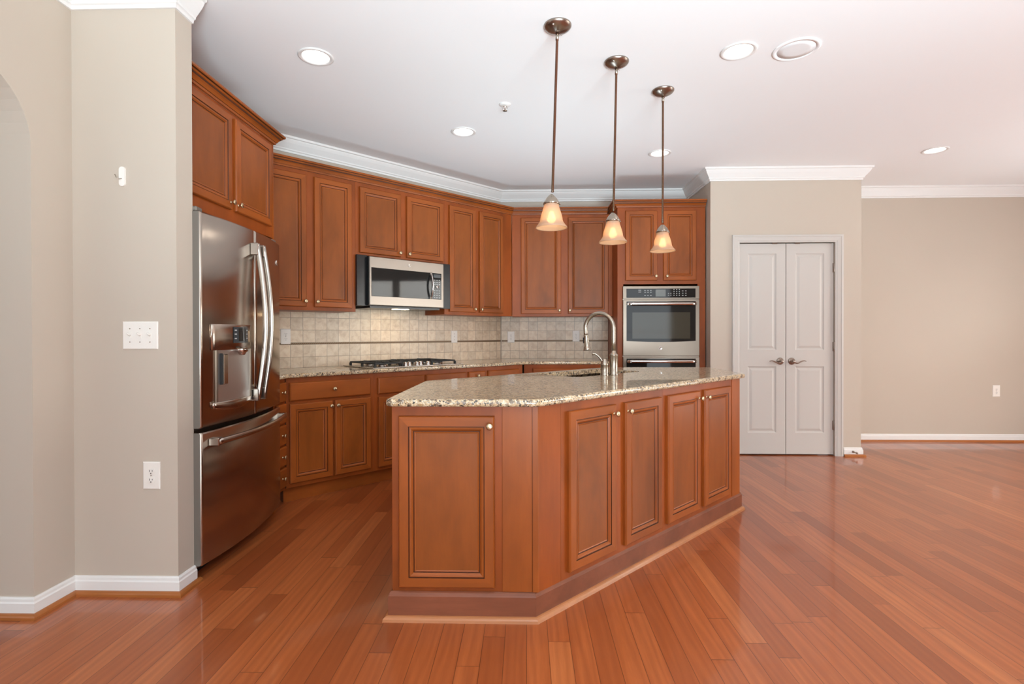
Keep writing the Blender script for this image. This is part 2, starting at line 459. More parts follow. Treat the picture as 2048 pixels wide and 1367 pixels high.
def round_poly(poly, rad, n=6):
    out = []; P = [Vector(p) for p in poly]; k = len(P)
    for i in range(k):
        r = rad[i] if isinstance(rad, (list, tuple)) else rad
        if r <= 0: out.append(tuple(P[i])); continue
        a = (P[i - 1] - P[i]).normalized(); b = (P[(i + 1) % k] - P[i]).normalized()
        ang = a.angle(b); d = r / math.tan(ang / 2)
        c = P[i] + (a + b).normalized() * (r / math.sin(ang / 2))
        s0 = P[i] + a * d - c; s1 = P[i] + b * d - c
        for j in range(n + 1):
            t = j / n; v = s0.lerp(s1, t).normalized() * r
            out.append(tuple(c + v))
    return out
def slab(name, poly, z0, z1, mat, holes=(), r=.008, parent=None):
    """horizontal slab with an eased edge and holes"""
    bm = bmesh.new()
    prof = [(r, z0)] + [(r - r * math.sin(a), z0 + r - r * math.cos(a)) for a in (PI / 6, PI / 3, PI / 2)] \
         + [(r - r * math.sin(a), z1 - r + r * math.cos(a)) for a in (PI / 2, PI / 3, PI / 6)] + [(r, z1)]
    loops = []
    for d, z in prof:
        loops.append([bm.verts.new((x, y, z)) for x, y in off_poly(poly, d)])
    n = len(poly)
    for a, b in zip(loops, loops[1:]):
        for i in range(n):
            f = bm.faces.new((a[i], a[(i + 1) % n], b[(i + 1) % n], b[i])); f.smooth = True
    hl = []
    for h in holes:
        lo = [bm.verts.new((x, y, z0)) for x, y in h]; hi = [bm.verts.new((x, y, z1)) for x, y in h]
        k = len(h)
        for i in range(k): bm.faces.new((lo[i], lo[(i + 1) % k], hi[(i + 1) % k], hi[i]))
        hl.append((lo, hi))
    for lv, idx in ((loops[0], 0), (loops[-1], 1)):
        es = [bm.edges.get((lv[i], lv[(i + 1) % n])) for i in range(n)]
        for h in hl: k = len(h[idx]); es += [bm.edges.get((h[idx][i], h[idx][(i + 1) % k])) for i in range(k)]
        bmesh.ops.triangle_fill(bm, use_beauty=True, edges=es, normal=(0, 0, 1 if idx else -1))
    bmesh.ops.recalc_face_normals(bm, faces=bm.faces)
    me = bpy.data.meshes.new(name); bm.to_mesh(me); bm.free(); me.materials.append(mat)
    o = bpy.data.objects.new(name, me); COL.objects.link(o)
    if parent is not None: o.parent = parent
    return o

# ------------------------------------------------------------------ room shell
CEIL = 2.75
XR, YF = 6.4, -2.7
XS, YB, YP, YFAR = 1.775, 5.80, 5.08, 5.78
circ = lambda x, y, r, n=28: [(x + r * math.cos(2 * PI * i / n), y + r * math.sin(2 * PI * i / n)) for i in range(n)]
LIGHTS = [(-1.19, 2.948), (-.484, 4.073), (1.190, 2.960), (1.172, 4.609), (3.530, 4.612)]
struct('floor', MB().box(-3.6, XR + .1, YF - .1, 6.0, -.05, 0), M_FLOOR)
o = slab('ceiling', [(-3.6, YF - .1), (XR + .1, YF - .1), (XR + .1, 6.0), (-3.6, 6.0)], CEIL, CEIL + .05, M_CEIL,
         [circ(x, y, .076) for x, y in LIGHTS], r=.001)
tag(o, kind='structure')
XL = -2.05
# left wall: short pier and stub, then a wall with an arched opening
mb = MB().prism([(-2.30, 2.117), (XL, 2.117), (XL, 2.315), (-1.572, 2.315), (-1.572, 2.43), (-2.30, 2.43)], 0, CEIL)
ya, yb = .75, 2.117
arch = [(yb, 0)] + [(yb - .28 + .28 * math.cos(a), 1.96 + .28 * math.sin(a)) for a in [i * PI / 2 / 10 for i in range(11)]] \
     + [(ya + .28 - .28 * math.sin(a), 1.96 + .28 * math.cos(a)) for a in [i * PI / 2 / 10 for i in range(11)]] + [(ya, 0)]
for (y0, z0), (y1, z1) in zip(arch[1:-2], arch[2:-1]):
    if abs(y0 - y1) > 1e-5:
        vs = [(x, y, z) for x in (-2.30, XL) for y, z in ((y0, z0), (y1, z1), (y1, CEIL), (y0, CEIL))]
        mb.add(vs, [(0, 1, 2, 3), (7, 6, 5, 4), (0, 4, 5, 1)])
mb.add([(x, y, CEIL) for x in (-2.30, XL) for y in (ya, yb)], [(0, 1, 3, 2)])
mb.box(-2.30, XL, YF, ya, 0, CEIL)
struct('wall_left', mb, M_WALL)
struct('wall_hall', MB().box(-3.5, -3.4, YF, 4.0, 0, CEIL), M_WALL)
struct('wall_fridge', MB().box(-2.36, -2.26, 2.43, 3.80, 0, CEIL), M_WALL)
a, b = DG(1.10, -4.30), DG(3.9026, -4.30); c, d = DG(3.95, -4.40), DG(1.10, -4.40)
struct('wall_diagonal', MB().prism([a, b, c, d], 0, CEIL), M_WALL)
struct('wall_back', MB().box(-.30, XS + .1, YB, YB + .1, 0, CEIL), M_WALL)
DX0, DX1, DZ = 2.047, 2.957, 2.048
mb = MB().prism([(XS, YP), (DX0, YP), (DX0, YP + .12), (XS + .1, YP + .12), (XS + .1, YB), (XS, YB)], 0, CEIL)
mb.prism([(DX1, YP), (3.20, YP), (3.20, YFAR + .1), (3.10, YFAR + .1), (3.10, YP + .12), (DX1, YP + .12)], 0, CEIL)
mb.box(DX0, DX1, YP, YP + .12, DZ, CEIL)
struct('wall_pantry', mb, M_WALL)
struct('wall_far', MB().box(3.2, XR + .1, YFAR, YFAR + .1, 0, CEIL), M_WALL)
# right wall with two windows, front wall with a wide glazed opening (both out of the frame)
WR = [(1.30, 2.45), (2.62, 3.77)]
mb = MB().box(XR, XR + .1, YF, WR[0][0], 0, CEIL).box(XR, XR + .1, WR[0][1], WR[1][0], 0, CEIL).box(XR, XR + .1, WR[1][1], YFAR, 0, CEIL)
for y0, y1 in WR: mb.box(XR, XR + .1, y0, y1, 0, .6).box(XR, XR + .1, y0, y1, 2.42, CEIL)
struct('wall_right', mb, M_WALL)
mb = MB().box(-3.4, -1.8, YF - .1, YF, 0, CEIL).box(3.6, XR, YF - .1, YF, 0, CEIL).box(-1.8, 3.6, YF - .1, YF, 2.45, CEIL)
struct('wall_front', mb, M_WALL)
def window(n, P, u, wd, z0, z1):
    ang = math.atan2(u[1], u[0])
    o = thing('window_%d' % n, None, None, (P[0], P[1], z0), ang); o['kind'] = 'structure'
    h = z1 - z0; fr = MB()
    for x0, x1, a0, a1 in ((0, wd, 0, .06), (0, wd, h - .06, h), (0, .06, .06, h - .06), (wd - .06, wd, .06, h - .06), (.06, wd - .06, h / 2 - .02, h / 2 + .02)):
        fr.box(x0, x1, -.04, .02, a0, a1)
    fr.obj('window_frame', M_TRIM, o)
    MB().box(.06, wd - .06, -.004, .002, .06, h - .06).obj('pane', M_WIN, o)
for i, (y0, y1) in enumerate(WR): window(i + 1, (XR + .05, y0), (0, 1), y1 - y0, .6, 2.42)
for i in range(3): window(i + 3, (-1.8 + 1.8 * i, YF - .05), (1, 0), 1.8, 0.0, 2.45)
for i, (y0, y1) in enumerate(WR):
    mb = MB().box(XR - .05, XR - .005, y0, y1, 2.38, 2.42)
    for k in range(43):
        z = .62 + k * .041
        mb.add([(XR - .045, y0, z), (XR - .045, y1, z), (XR - .012, y1, z + .021), (XR - .012, y0, z + .021)], [(0, 1, 2, 3)])
    tag(mb.obj('window_blind', M_BLIND), ('white slatted blind on the window nearer the camera' if i == 0 else 'white slatted blind on the window nearer the far wall'), 'blind', 'blinds on the right-hand windows')

# crown moulding, baseboards, shoe mouldings
zc = CEIL
CR = [(0, zc - .115), (.010, zc - .115), (.012, zc - .100), (.020, zc - .096), (.022, zc - .086), (.034, zc - .070), (.050, zc - .048), (.060, zc - .030), (.064, zc - .020), (.074, zc - .016), (.076, zc), (0, zc)]
struct('trim_1', MB().sweep([(XL, YF), (XL, 2.315), (-1.572, 2.315), (-1.572, 2.43)], CR), M_TRIM)
struct('trim_2', MB().sweep([(-2.26, 2.44), (-2.26, 3.821), (-.281, YB), (XS, YB), (XS, YP), (3.20, YP), (3.20, YFAR), (XR, YFAR), (XR, YF)], CR), M_TRIM)
BB = [(0, 0), (.014, 0), (.014, .060), (.010, .066), (.009, .076), (.005, .083), (0, .083)]
QR = [(0, 0), (.019, 0)] + [(.019 * math.cos(a), .004 + .017 * math.sin(a)) for a in (PI / 8, PI / 4, 3 * PI / 8)] + [(0, .021)]
QB = [(o_ + .014, z) for o_, z in QR]
PL = [(-2.30, 2.117), (XL, 2.117), (XL, 2.315), (-1.572, 2.315), (-1.572, 2.43)]
struct('baseboard_left', MB().sweep(PL, BB), M_TRIM)
struct('trim_3', MB().sweep(PL[:-1] + [(-1.572, 2.445)], QB), M_SHOE)
PR = [(3.034, YP), (3.20, YP), (3.20, YFAR), (XR, YFAR), (XR, YF)]
struct('baseboard_right', MB().sweep(PR, BB), M_TRIM)
struct('trim_4', MB().sweep(PR, QB), M_SHOE)
PQ = [(XS, YP), (2.018, YP)]
struct('baseboard_pantry', MB().sweep(PQ, BB), M_TRIM)

# pantry door casing and the two leaves
CS = [(0, 0), (.072, 0), (.072, .018), (.055, .020), (.050, .016), (.020, .013), (.012, .009), (.004, .008), (0, .006)]
mb = MB()
cz0, cx0, cx1 = DZ - .004, DX0 + .004, DX1 - .004
prev = None
for k, (w_, y_) in enumerate(CS):
    pass
ring = [[(cx0 - w_, YP - y_, 0), (cx0 - w_, YP - y_, cz0 + w_), (cx1 + w_, YP - y_, cz0 + w_), (cx1 + w_, YP - y_, 0)] for w_, y_ in CS]
vs = [p for r in ring for p in r]; fs = []
for k in range(len(CS)):
    j = (k + 1) % len(CS)
    for e in range(3): fs.append((k * 4 + e, k * 4 + e + 1, j * 4 + e + 1, j * 4 + e))
fs += [tuple(k * 4 for k in range(len(CS))), tuple(k * 4 + 3 for k in range(len(CS)))]
mb.add(vs, fs)
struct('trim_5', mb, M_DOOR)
DP = [(0, 0), (.006, .006), (.014, .009), (.020, .009), (.034, .004), (.040, .002)]
def leaf(n, x0, x1, hinge_x, sgn):
    o = thing('door_%d' % n, None, None, (x0, YP + .022, .012)); o['kind'] = 'structure'
    wd, h = x1 - x0, 2.026
    px = (.088, wd - .088); pz = ((.205, .845), (1.002, 1.93))
    mb = MB()
    xs = [0, px[0], px[1], wd]; zs = [0, pz[0][0], pz[0][1], pz[1][0], pz[1][1], h]
    for i in range(3):
        for k in range(5):
            if i == 1 and k in (1, 3): continue
            mb.add([(xs[i], 0, zs[k]), (xs[i + 1], 0, zs[k]), (xs[i + 1], 0, zs[k + 1]), (xs[i], 0, zs[k + 1])], [(0, 1, 2, 3)])
    for a0, a1 in pz: mb.rings(px[0], px[1], a0, a1, DP)
    mb.add([(x, y, z) for y in (0, .035) for x, z in ((0, 0), (wd, 0), (wd, h), (0, h))], [(4, 5, 6, 7), (0, 1, 5, 4), (1, 2, 6, 5), (2, 3, 7, 6), (3, 0, 4, 7)])
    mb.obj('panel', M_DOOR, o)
    hx = wd - .052 if sgn > 0 else .052      # lever near the meeting stile
    hz = .895
    dd = -1 if sgn > 0 else 1                # lever points away from the meeting stile
    hb = MB().lathe([(.034, 0), (.034, .004), (.028, .009), (.016, .012), (.013, .030), (.015, .046), (.010, .052), (0, .053)], (hx, 0, hz), '-y', 24)
    pts = []; rad = []
    for i in range(15):
        t = i / 14; pts.append((hx + dd * (.118 * t), -.042, hz - .004 - .013 * math.sin(t * 2.0 * PI * .92) * (1 if t < .5 else .75))); rad.append(.0085 - .0048 * t)
    hb.tube(pts, rad, 10)
    tag(hb.obj('lever_handle', M_NID, o), 'antique nickel wave lever handle')
    for z in (.28, 1.035, 1.79):
        k = MB().lathe([(.006, 0), (.007, .002), (.007, .086), (.006, .088)], (hinge_x - x0, -.006, z - .044), 'z', 10, cap=True)
        k.box(hinge_x - x0 - .012, hinge_x - x0 + .012, -.003, .001, z - .044, z + .044)
        k.obj('hinge', M_NID, o)
    cx = wd - .105 if sgn > 0 else .105
    MB().box(cx - .024, cx + .024, -.003, .02, h - .006, h + .010).obj('ball_catch', M_NID, o)
leaf(1, 2.052, 2.499, 2.049, 1)
leaf(2, 2.505, 2.952, 2.955, -1)
struct('wall_closet', MB().box(DX0, DX1, YP + .30, YP + .31, 0, 2.1), plain('dark_closet', (.05, .05, .05), .9))

# ------------------------------------------------------------------ cabinet pieces
KN = MB().lathe([(.0075, 0), (.0055, .002), (.0050, .011), (.0065, .014), (.0128, .0175), (.0142, .021), (.0130, .0245), (.008, .0262), (0, .0268)], (0, 0, 0), '-y', 20)
KNM = KN.mesh('knob', M_BRS)
def knob(x, z, parent, y=-.02):
    o = bpy.data.objects.new('knob', KNM); COL.objects.link(o); o.parent = parent; o.location = (x, y, z)
    return o
DPROF = [(0, 0), (0, -.013), (.003, -.0185), (.006, -.020), (.041, -.020), (.0425, -.0165), (.0445, -.0165), (.047, -.0185), (.053, -.0175), (.060, -.0115), (.0615, -.0095), (.0635, -.0095), (.066, -.0115), (.070, -.010)]
DMATS = [0, 0, 0, 0, 2, 2, 0, 0, 0, 2, 2, 0, 0]
RPROF = [(0, 0), (0, -.011), (.004, -.0165), (.009, -.020)]
def door(x0, x1, z0, z1, parent, kn=None):
    o = MB().rings(x0, x1, z0, z1, DPROF, DMATS).obj('door', [M_W, M_WH, M_GLZ, M_PN], parent)
    if kn: knob(kn[0], kn[1], o)
    return o
def drawer(x0, x1, z0, z1, parent, kn=None, name='drawer', prof=RPROF):
    o = MB().rings(x0, x1, z0, z1, prof).obj(name, M_WH, parent)
    if kn: knob(kn[0], kn[1], o)
    return o
CCR = [(0, 0), (.012, 0), (.014, .012), (.018, .0125), (.020, .017), (.0255, .026), (.034, .033), (.036, .034), (.0375, .040), (.042, .041), (.046, .048), (.0465, .0505), (.054, .051), (.057, .056), (.057, .066), (0, .066)]
CPM = [0, 0, 1, 0, 0, 0, 1, 1, 0, 0, 1, 1, 0, 0, 0, 0]
CMATS = [M_WH, M_GLZ]
def crown(name, path, z, parent):
    return MB().sweep(path, [(a_, z + b_) for a_, b_ in CCR], pm=CPM).obj(name, CMATS, parent)

# wall cabinets on the diagonal wall
UZ, UT = 1.357, 2.416
def dcab(name, label, cat, t0, t1, z0, z1, depth, c, group=None):
    p = DG(t0, c)
    o = thing(name, label, cat, (p[0], p[1], z0), PI / 4, group)
    return o
GW = 'stained wood wall cabinets'
o = dcab('wall_cabinet', 'tall two-door wall cabinet between the refrigerator and the microwave', 'cabinet', 1.27, 2.008, UZ, UT, .33, -3.97, GW)
MB().box(0, .738, 0, .318, 0, UT - UZ, 0, .0015).obj('carcass', M_FR, o)
door(.025, .333, .028, 1.026, o, (.318, .068)); door(.394, .702, .028, 1.026, o, (.410, .068))
o = dcab('wall_cabinet', 'short two-door wall cabinet right above the microwave', 'cabinet', 2.008, 2.897, 1.825, UT, .33, -3.97, GW)
MB().box(0, .889, 0, .318, 0, UT - 1.825, 0, .0015).obj('carcass', M_FR, o)
door(.033, .419, .018, .556, o, (.402, .050)); door(.477, .867, .018, .556, o, (.494, .050))
o = dcab('wall_cabinet', 'tall narrow-door wall cabinet right of the microwave beside the inside corner', 'cabinet', 2.897, 3.765, UZ, UT, .33, -3.97, GW)
MB().box(0, .866, 0, .318, 0, UT - UZ, 0, .0015).obj('carcass', M_FR, o)
door(.050, .366, .028, 1.026, o, (.350, .060)); door(.416, .730, .028, 1.026, o, (.432, .060))
# wall cabinet on the back wall
o = thing('wall_cabinet', 'two-door wall cabinet on the back wall behind the pendants', 'cabinet', (-.143, 5.47, UZ), 0, GW)
MB().box(0, 1.046, 0, .318, 0, UT - UZ, 0, .0015).obj('carcass', M_FR, o)
door(.092, .510, .028, 1.026, o, (.492, .062)); door(.582, 1.000, .028, 1.026, o, (.600, .062))
# their shared crown run
o = thing('cabinet_crown', 'stained wood crown along the tops of the cooktop wall cabinets', 'moulding', (DG(2.5, -3.97)[0], DG(2.5, -3.97)[1], UT), 0)
p0, p1, p2 = Vector(DG(1.27, -3.97)), Vector((-.1444, 5.47)), Vector((.846, 5.47))
q = Vector(DG(2.5, -3.97))
crown('moulding', [tuple(p0 - q), tuple(p1 - q), tuple(p2 - q)], 0, o)

# cabinet over the refrigerator (faces the room from the left)
FX = -1.65
o = thing('bridge_cabinet', 'deep two-door cabinet above the refrigerator with its own crown', 'cabinet', (FX, 2.437, 1.80), PI / 2)
MB().box(0, .93, 0, .60, 0, UT - 1.80, 0, .0015).obj('carcass', M_FR, o)
door(.022, .437, .068, .590, o, (.420, .105)); door(.476, .893, .068, .590, o, (.494, .105))
MB().box(.932, .948, 0, .60, -1.80, UT - 1.80).obj('side_panel', M_W, o)
crown('crown_moulding', [(0, 0), (.948, 0), (.948, .60)], UT - 1.80, o)

# oven tower
TW = XS - .012 - .905
o = thing('oven_cabinet', 'tall oven tower cabinet standing against the pantry wall', 'cabinet', (.905, 5.19, 0))
mb = MB().box(0, .018, 0, .605, 0, UT).box(TW - .018, TW, 0, .605, 0, UT).box(.018, TW - .018, 0, .605, 1.662, UT)
mb.box(.018, TW - .018, 0, .605, .095, .37).box(.018, TW - .018, .59, .605, .37, 1.662).box(.018, .056, 0, .02, .37, 1.662).box(.784, TW - .018, 0, .02, .37, 1.662)
mb.box(.018, TW - .018, .07, .60, 0, .095)
mb.obj('carcass', M_FR, o)
door(.075, .387, 1.697, 2.400 - .018, o, (.372, 1.738)); door(.446, .766, 1.697, 2.400 - .018, o, (.479, 1.738))
drawer(.06, TW - .06, .12, .345, o, (TW / 2, .235))
crown('crown_moulding', [(0, .60), (0, 0), (TW, 0)], UT, o)
# ------------------------------------------------------------------ base cabinets
BT, BK = .872, .108
def base(name, label, t0, t1, group):
    p = DG(t0, -3.69)
    o = thing(name, label, 'cabinet', (p[0], p[1], 0), PI / 4, group)
    wd = t1 - t0
    MB().box(0, wd, 0, .60, BK, BT, 0, .0015).obj('carcass', M_FR, o)
    MB().box(0, wd, .055, .59, 0, BK).obj('toe_kick', M_WH, o)
    return o
GB = 'stained wood base cabinets under the perimeter counter'
o = base('base_cabinet', 'base cabinet with one wide drawer over two doors beside the refrigerator', 1.347, 2.015, GB)
drawer(.021, .634, .710, .838, o, (.338, .777)); door(.021, .331, .139, .690, o, (.314, .653)); door(.348, .636, .139, .690, o, (.364, .653))
o = base('base_cabinet', 'base cabinet under the cooktop with two plain false fronts', 2.015, 2.935, GB)
drawer(.031, .462, .706, .834, o, name='false_front'); drawer(.480, .905, .706, .834, o, name='false_front')
door(.034, .462, .135, .683, o, (.44, .65)); door(.480, .905, .135, .683, o, (.50, .65))
o = base('base_cabinet', 'narrow base cabinet right of the cooktop with a knobbed top drawer', 2.935, 3.160, GB)
drawer(.015, .210, .706, .834, o, (.113, .795)); door(.015, .210, .135, .683, o, (.035, .65))
o = base('base_cabinet', 'base cabinet at the inside corner with a plain unknobbed drawer', 3.160, 3.640, GB)
drawer(.020, .425, .706, .834, o); door(.020, .425, .135, .683, o, (.40, .65))
o = thing('base_cabinet', 'base cabinet on the back wall beside the oven tower, mostly behind the island', 'cabinet', (-.020, 5.19, 0), 0, GB)
MB().box(0, .923, 0, .60, BK, BT, 0, .0015).obj('carcass', M_FR, o)
MB().box(0, .923, .055, .59, 0, BK).obj('toe_kick', M_WH, o)
drawer(.085, .90, .706, .834, o, (.49, .77)); door(.085, .485, .135, .683, o, (.46, .65)); door(.50, .90, .135, .683, o, (.53, .65))
# narrow bank of drawers between refrigerator and the diagonal run
o = thing('drawer_cabinet', 'narrow five-drawer bank squeezed beside the refrigerator', 'cabinet', (-1.66, 3.393, 0), PI / 2, None)
MB().box(0, .160, 0, .585, BK, BT).obj('carcass', M_FR, o)
MB().box(0, .160, .055, .57, 0, BK).obj('toe_kick', M_WH, o)
for k in range(5):
    z0 = .130 + k * .1455
    drawer(.012, .150, z0, z0 + .134, o, (.085, z0 + .068))

# ------------------------------------------------------------------ perimeter counter and backsplash
CT = .902
e1 = 3.655 * math.sqrt(2); w1 = 4.298 * math.sqrt(2)
poly = [(-1.625, 3.392), (-1.625, -1.625 + e1), (5.165 - e1, 5.165), (.902, 5.165), (.902, 5.796), (5.796 - w1, 5.796), (-2.256, -2.256 + w1), (-2.256, 3.392)]
o = slab('countertop', poly[::1] if True else poly, BT + .001, CT, M_GR)
tag(o, 'speckled granite perimeter counter running under the cooktop to the oven tower', 'countertop')
def flip_ok(): pass
p = DG(1.30, -4.30)
o = thing('backsplash', 'square travertine tile backsplash on the angled cooktop wall', 'backsplash', (p[0], p[1], 0), PI / 4)
ob = MB().box(0, 2.5925, -.009, -.0005, CT + .001, UZ + .06)
ob.obj('tiles', M_TILE, o)
MB().box(0, 2.592, -.013, -.0092, 1.091, 1.105).obj('border_strip', M_ROPE, o)
o = thing('backsplash', 'square travertine tile backsplash on the back wall behind the faucet', 'backsplash', (-.277, YB, 0))
MB().box(0.006, 1.180, -.009, -.0005, CT + .001, UZ + .02).obj('tiles', M_TILE, o)
MB().box(.010, 1.180, -.013, -.0092, 1.091, 1.105).obj('border_strip', M_ROPE, o)

# ------------------------------------------------------------------ refrigerator
def fridge():
    rz = PI / 2 + math.radians(3.9)
    o = thing('refrigerator', 'dark stainless french-door refrigerator with ice and water dispenser', 'refrigerator', (-1.535, 2.43, 0), rz)
    W = .925
    bow = lambda x: -.048 * (1 - (2 * x / W - 1) ** 2)
    MB().box(.012, W - .012, .070, .60, .03, 1.735).obj('body', M_SSS, o)
    MB().box(.03, W - .03, .085, .11, 0.0, .055).obj('base_grille', M_GSK, o)
    def bowed(x0, x1, z0, z1, n=20, holes=None):
        mb = MB(); rr = .006; R = .012
        fr = [(x0 + R * (1 - math.cos(q)), bow(x0 + R) + R * (1 - math.sin(q))) for q in [PI / 2 * k / 6 for k in range(6)]]
        fr += [(x0 + R + (x1 - x0 - 2 * R) * i / n, bow(x0 + R + (x1 - x0 - 2 * R) * i / n)) for i in range(n + 1)]
        fr += [(x1 - R * (1 - math.cos(q)), bow(x1 - R) + R * (1 - math.sin(q))) for q in [PI / 2 * k / 6 for k in range(5, -1, -1)]]
        n = len(fr) - 1
        vs = []
        for x, y in fr: vs += [(x, y + rr, z0), (x, y, z0 + rr), (x, y, z1 - rr), (x, y + rr, z1), (x, .066, z1), (x, .066, z0)]
        fs = []
        for i in range(n):
            for k in range(6):
                j = (k + 1) % 6; fs.append((i * 6 + k, i * 6 + 6 + k, i * 6 + 6 + j, i * 6 + j))
        fs += [tuple(range(6)), tuple(n * 6 + k for k in range(6))[::-1]]
        mb.add(vs, fs, 0, False)
        return mb
    mid = W / 2
    def smooth(ob):
        for p in ob.data.polygons: p.use_smooth = False
        return ob
    ld = bowed(0, mid - .003, .728, 1.755, 24).obj('door', [M_SSD, M_SSS], o)
    rd = bowed(mid + .003, W, .728, 1.755, 24).obj('door', [M_SSD, M_SSS], o)
    fz = bowed(0, W, .075, .706, 40).obj('freezer_drawer', [M_SSD, M_SSS], o)
    for d_ in (ld, rd, fz):
        for p in d_.data.polygons:
            p.use_smooth = abs(p.normal.z) < .2 and p.normal.y < -.05
            if abs(p.normal.x) > .98: p.material_index = 1
    for x, dpar in ((.03, ld), (W - .03, rd)):
        MB().box(x - .028, x + .028, .02, .11, 1.7565, 1.782, 0, .006).obj('hinge_cover', M_SSS, dpar)
    MB().lathe([(0, 0), (.017, 0), (.017, .004), (.012, .006), (0, .006)], (W - .085, bow(W - .085) + .0005, 1.625), '-y', 24).obj('badge', M_CHR, rd)
    # door handles: curved bars standing off the doors
    for x, dpar in ((mid - .038, ld), (mid + .038, rd)):
        pts = []
        for i in range(25):
            t = i / 24; pts.append((x, bow(x) - .028 - .045 * math.sin(PI * t), .812 + .862 * t))
        mb = MB().tube(pts, .0125, 12, flat=(1.0, 1.25))
        for z in (.84, 1.645): mb.box(x - .016, x + .016, bow(x) - .040, bow(x) + .002, z - .034, z + .034, 0, .004)
        tag(mb.obj('handle', M_SSL, dpar), 'curved vertical stainless door handle')
    pts = []
    for i in range(31):
        t = i / 30; x = .055 + (W - .11) * t
        pts.append((x, bow(x) - .038 - .018 * math.sin(PI * t), .655))
    mb = MB().tube(pts, .014, 12, flat=(1.1, .8))
    for x in (.062, W - .062): mb.box(x - .02, x + .02, bow(x) - .046, bow(x) + .002, .636, .674, 0, .004)
    tag(mb.obj('handle', M_SSL, fz), 'horizontal stainless freezer handle')
    # dispenser on the left door: control band, recess, paddle, tray
    dx0, dx1 = .068, .392
    bw = lambda x, k: bow(x) - k
    def band(x0, x1, z0, z1, out, mats, name, par, n=16, bulge=0, z0f=None):
        mb = MB(); vs = []; fs = []
        for i in range(n + 1):
            t = i / n; x = x0 + (x1 - x0) * t; y = bow(x) - out - bulge * math.sin(PI * t)
            zz = z0 if z0f is None else z0f(t)
            vs += [(x, bow(x) + .001, zz), (x, y + .003, zz), (x, y, zz + .004), (x, y, z1 - .004), (x, y + .003, z1), (x, bow(x) + .001, z1)]
        for i in range(n):
            for k in range(6):
                j = (k + 1) % 6; fs.append((i * 6 + k, i * 6 + 6 + k, i * 6 + 6 + j, i * 6 + j))
        fs += [tuple(range(6)), tuple(n * 6 + k for k in range(6))]
        mb.add(vs, fs, 0, False)
        ob = mb.obj(name, mats, par)
        for p in ob.data.polygons: p.use_smooth = abs(p.normal.z) < .2
        return ob
    ds = band(dx0 - .006, dx1 + .006, 1.096, 1.224, .006, M_SSD, 'control_panel', ld, bulge=.018)
    mb = MB()
    def pt(x, k): return bow(x) - .0065 - .018 * math.sin(PI * (x - dx0 + .006) / (dx1 - dx0 + .012)) - k
    def patch(mb, x0, x1, z0, z1, k, mi=0):
        n = 6; vs = []; fs = []
        for i in range(n + 1):
            x = x0 + (x1 - x0) * i / n; vs += [(x, pt(x, k), z0), (x, pt(x, k), z1)]
        for i in range(n): fs.append((2 * i, 2 * i + 2, 2 * i + 3, 2 * i + 1))
        mb.add(vs, fs, mi)
    patch(mb, .195, .345, 1.130, 1.212, .0012)
    patch(mb, .238, .312, 1.140, 1.206, .0022, 1)
    for z in (1.150, 1.172, 1.192):
        patch(mb, .204, .222, z, z + .006, .0022, 2); patch(mb, .322, .336, z, z + .006, .0022, 2)
    mb.obj('display', [M_DISP, M_GLASS, M_MARK], ld)
    # recess: concave liner set in a raised surround
    mb = MB(); n = 18; vs = []; fs = []
    for i in range(n + 1):
        t = i / n; x = dx0 + .034 + (dx1 - dx0 - .040) * t
        vs += [(x, bow(x) - .0015 - .0035 * abs(2 * t - 1) ** 2, .838), (x, bow(x) - .0015 - .0035 * abs(2 * t - 1) ** 2, 1.098)]
    for i in range(n): fs.append((2 * i, 2 * i + 2, 2 * i + 3, 2 * i + 1))
    mb.add(vs, fs, 0, True)
    mb.obj('recess', M_REC, ld)
    for x0, x1 in ((dx0 + .022, dx0 + .034), (dx1 - .006, dx1 + .004)):
        MB().box(x0, x1, bow((x0 + x1) / 2) - .010, bow((x0 + x1) / 2) + .003, .832, 1.098, 0, .003).obj('recess_frame', M_SS, ld)
    MB().box(.125, .165, bow(.145) - .020, bow(.145), .925, 1.075, 0, .003).obj('paddle', M_SSD, ld)
    MB().box(.118, .126, bow(.12) - .018, bow(.12), .925, 1.080, 0, .002).obj('paddle_frame', M_GSK, ld)
    mb = MB().lathe([(.030, 0), (.030, .010), (.020, .016), (.016, .026), (.012, .030), (0, .030)], (.272, bow(.272) - .024, 1.096), '-z', 18)
    mb.obj('nozzle', M_CHR, ld)
    band(dx0, dx1, .800, .840, .010, M_SSD, 'drip_tray', ld, bulge=.014, z0f=lambda t: .812 - .020 * math.sin(PI * t) )
    return o
fridge()

# ------------------------------------------------------------------ microwave
def emblem(parent, x, y, z, r, name='emblem'):
    mb = MB().lathe([(0, 0), (r, 0), (r, .0015), (r * .92, .0028), (r * .80, .0018), (0, .0018)], (x, y, z), '-y', 26)
    pts = [(x + r * .45 * math.cos(a) * (1 - .05 * a), y - .0024, z + r * .45 * math.sin(a) * (1 - .05 * a)) for a in [i * .35 for i in range(18)]]
    mb.tube(pts, r * .075, 6, mi=1)
    mb.tube([(x - r * .1, y - .0024, z - r * .6), (x + r * .15, y - .0024, z), (x + r * .05, y - .0024, z + r * .6)], r * .07, 6, mi=1)
    return mb.obj(name, [M_CHR, M_NID], parent)
p = DG(2.097, -3.905)
o = thing('microwave', 'stainless over-the-range microwave mounted above the cooktop', 'microwave', (p[0], p[1], 1.405), PI / 4)
MB().box(.004, .738, .022, .38, .004, .412, 0, .002).obj('body', M_BLK, o)
for x0, x1 in ((-.0885, .003), (.739, .846)): MB().box(x0, x1, (.04 if x0 < 0 else .040), (.075 if x0 < 0 else .0448), .004, .418).obj('filler_panel', M_BLK, o)
dr = MB().box(0, .742, -.004, .020, .008, .408, 0, .004).obj('door', M_MW, o)
MB().box(.016, .610, -.0075, -.0035, .082, .318, 0, .002).obj('window', M_GLASS, dr)
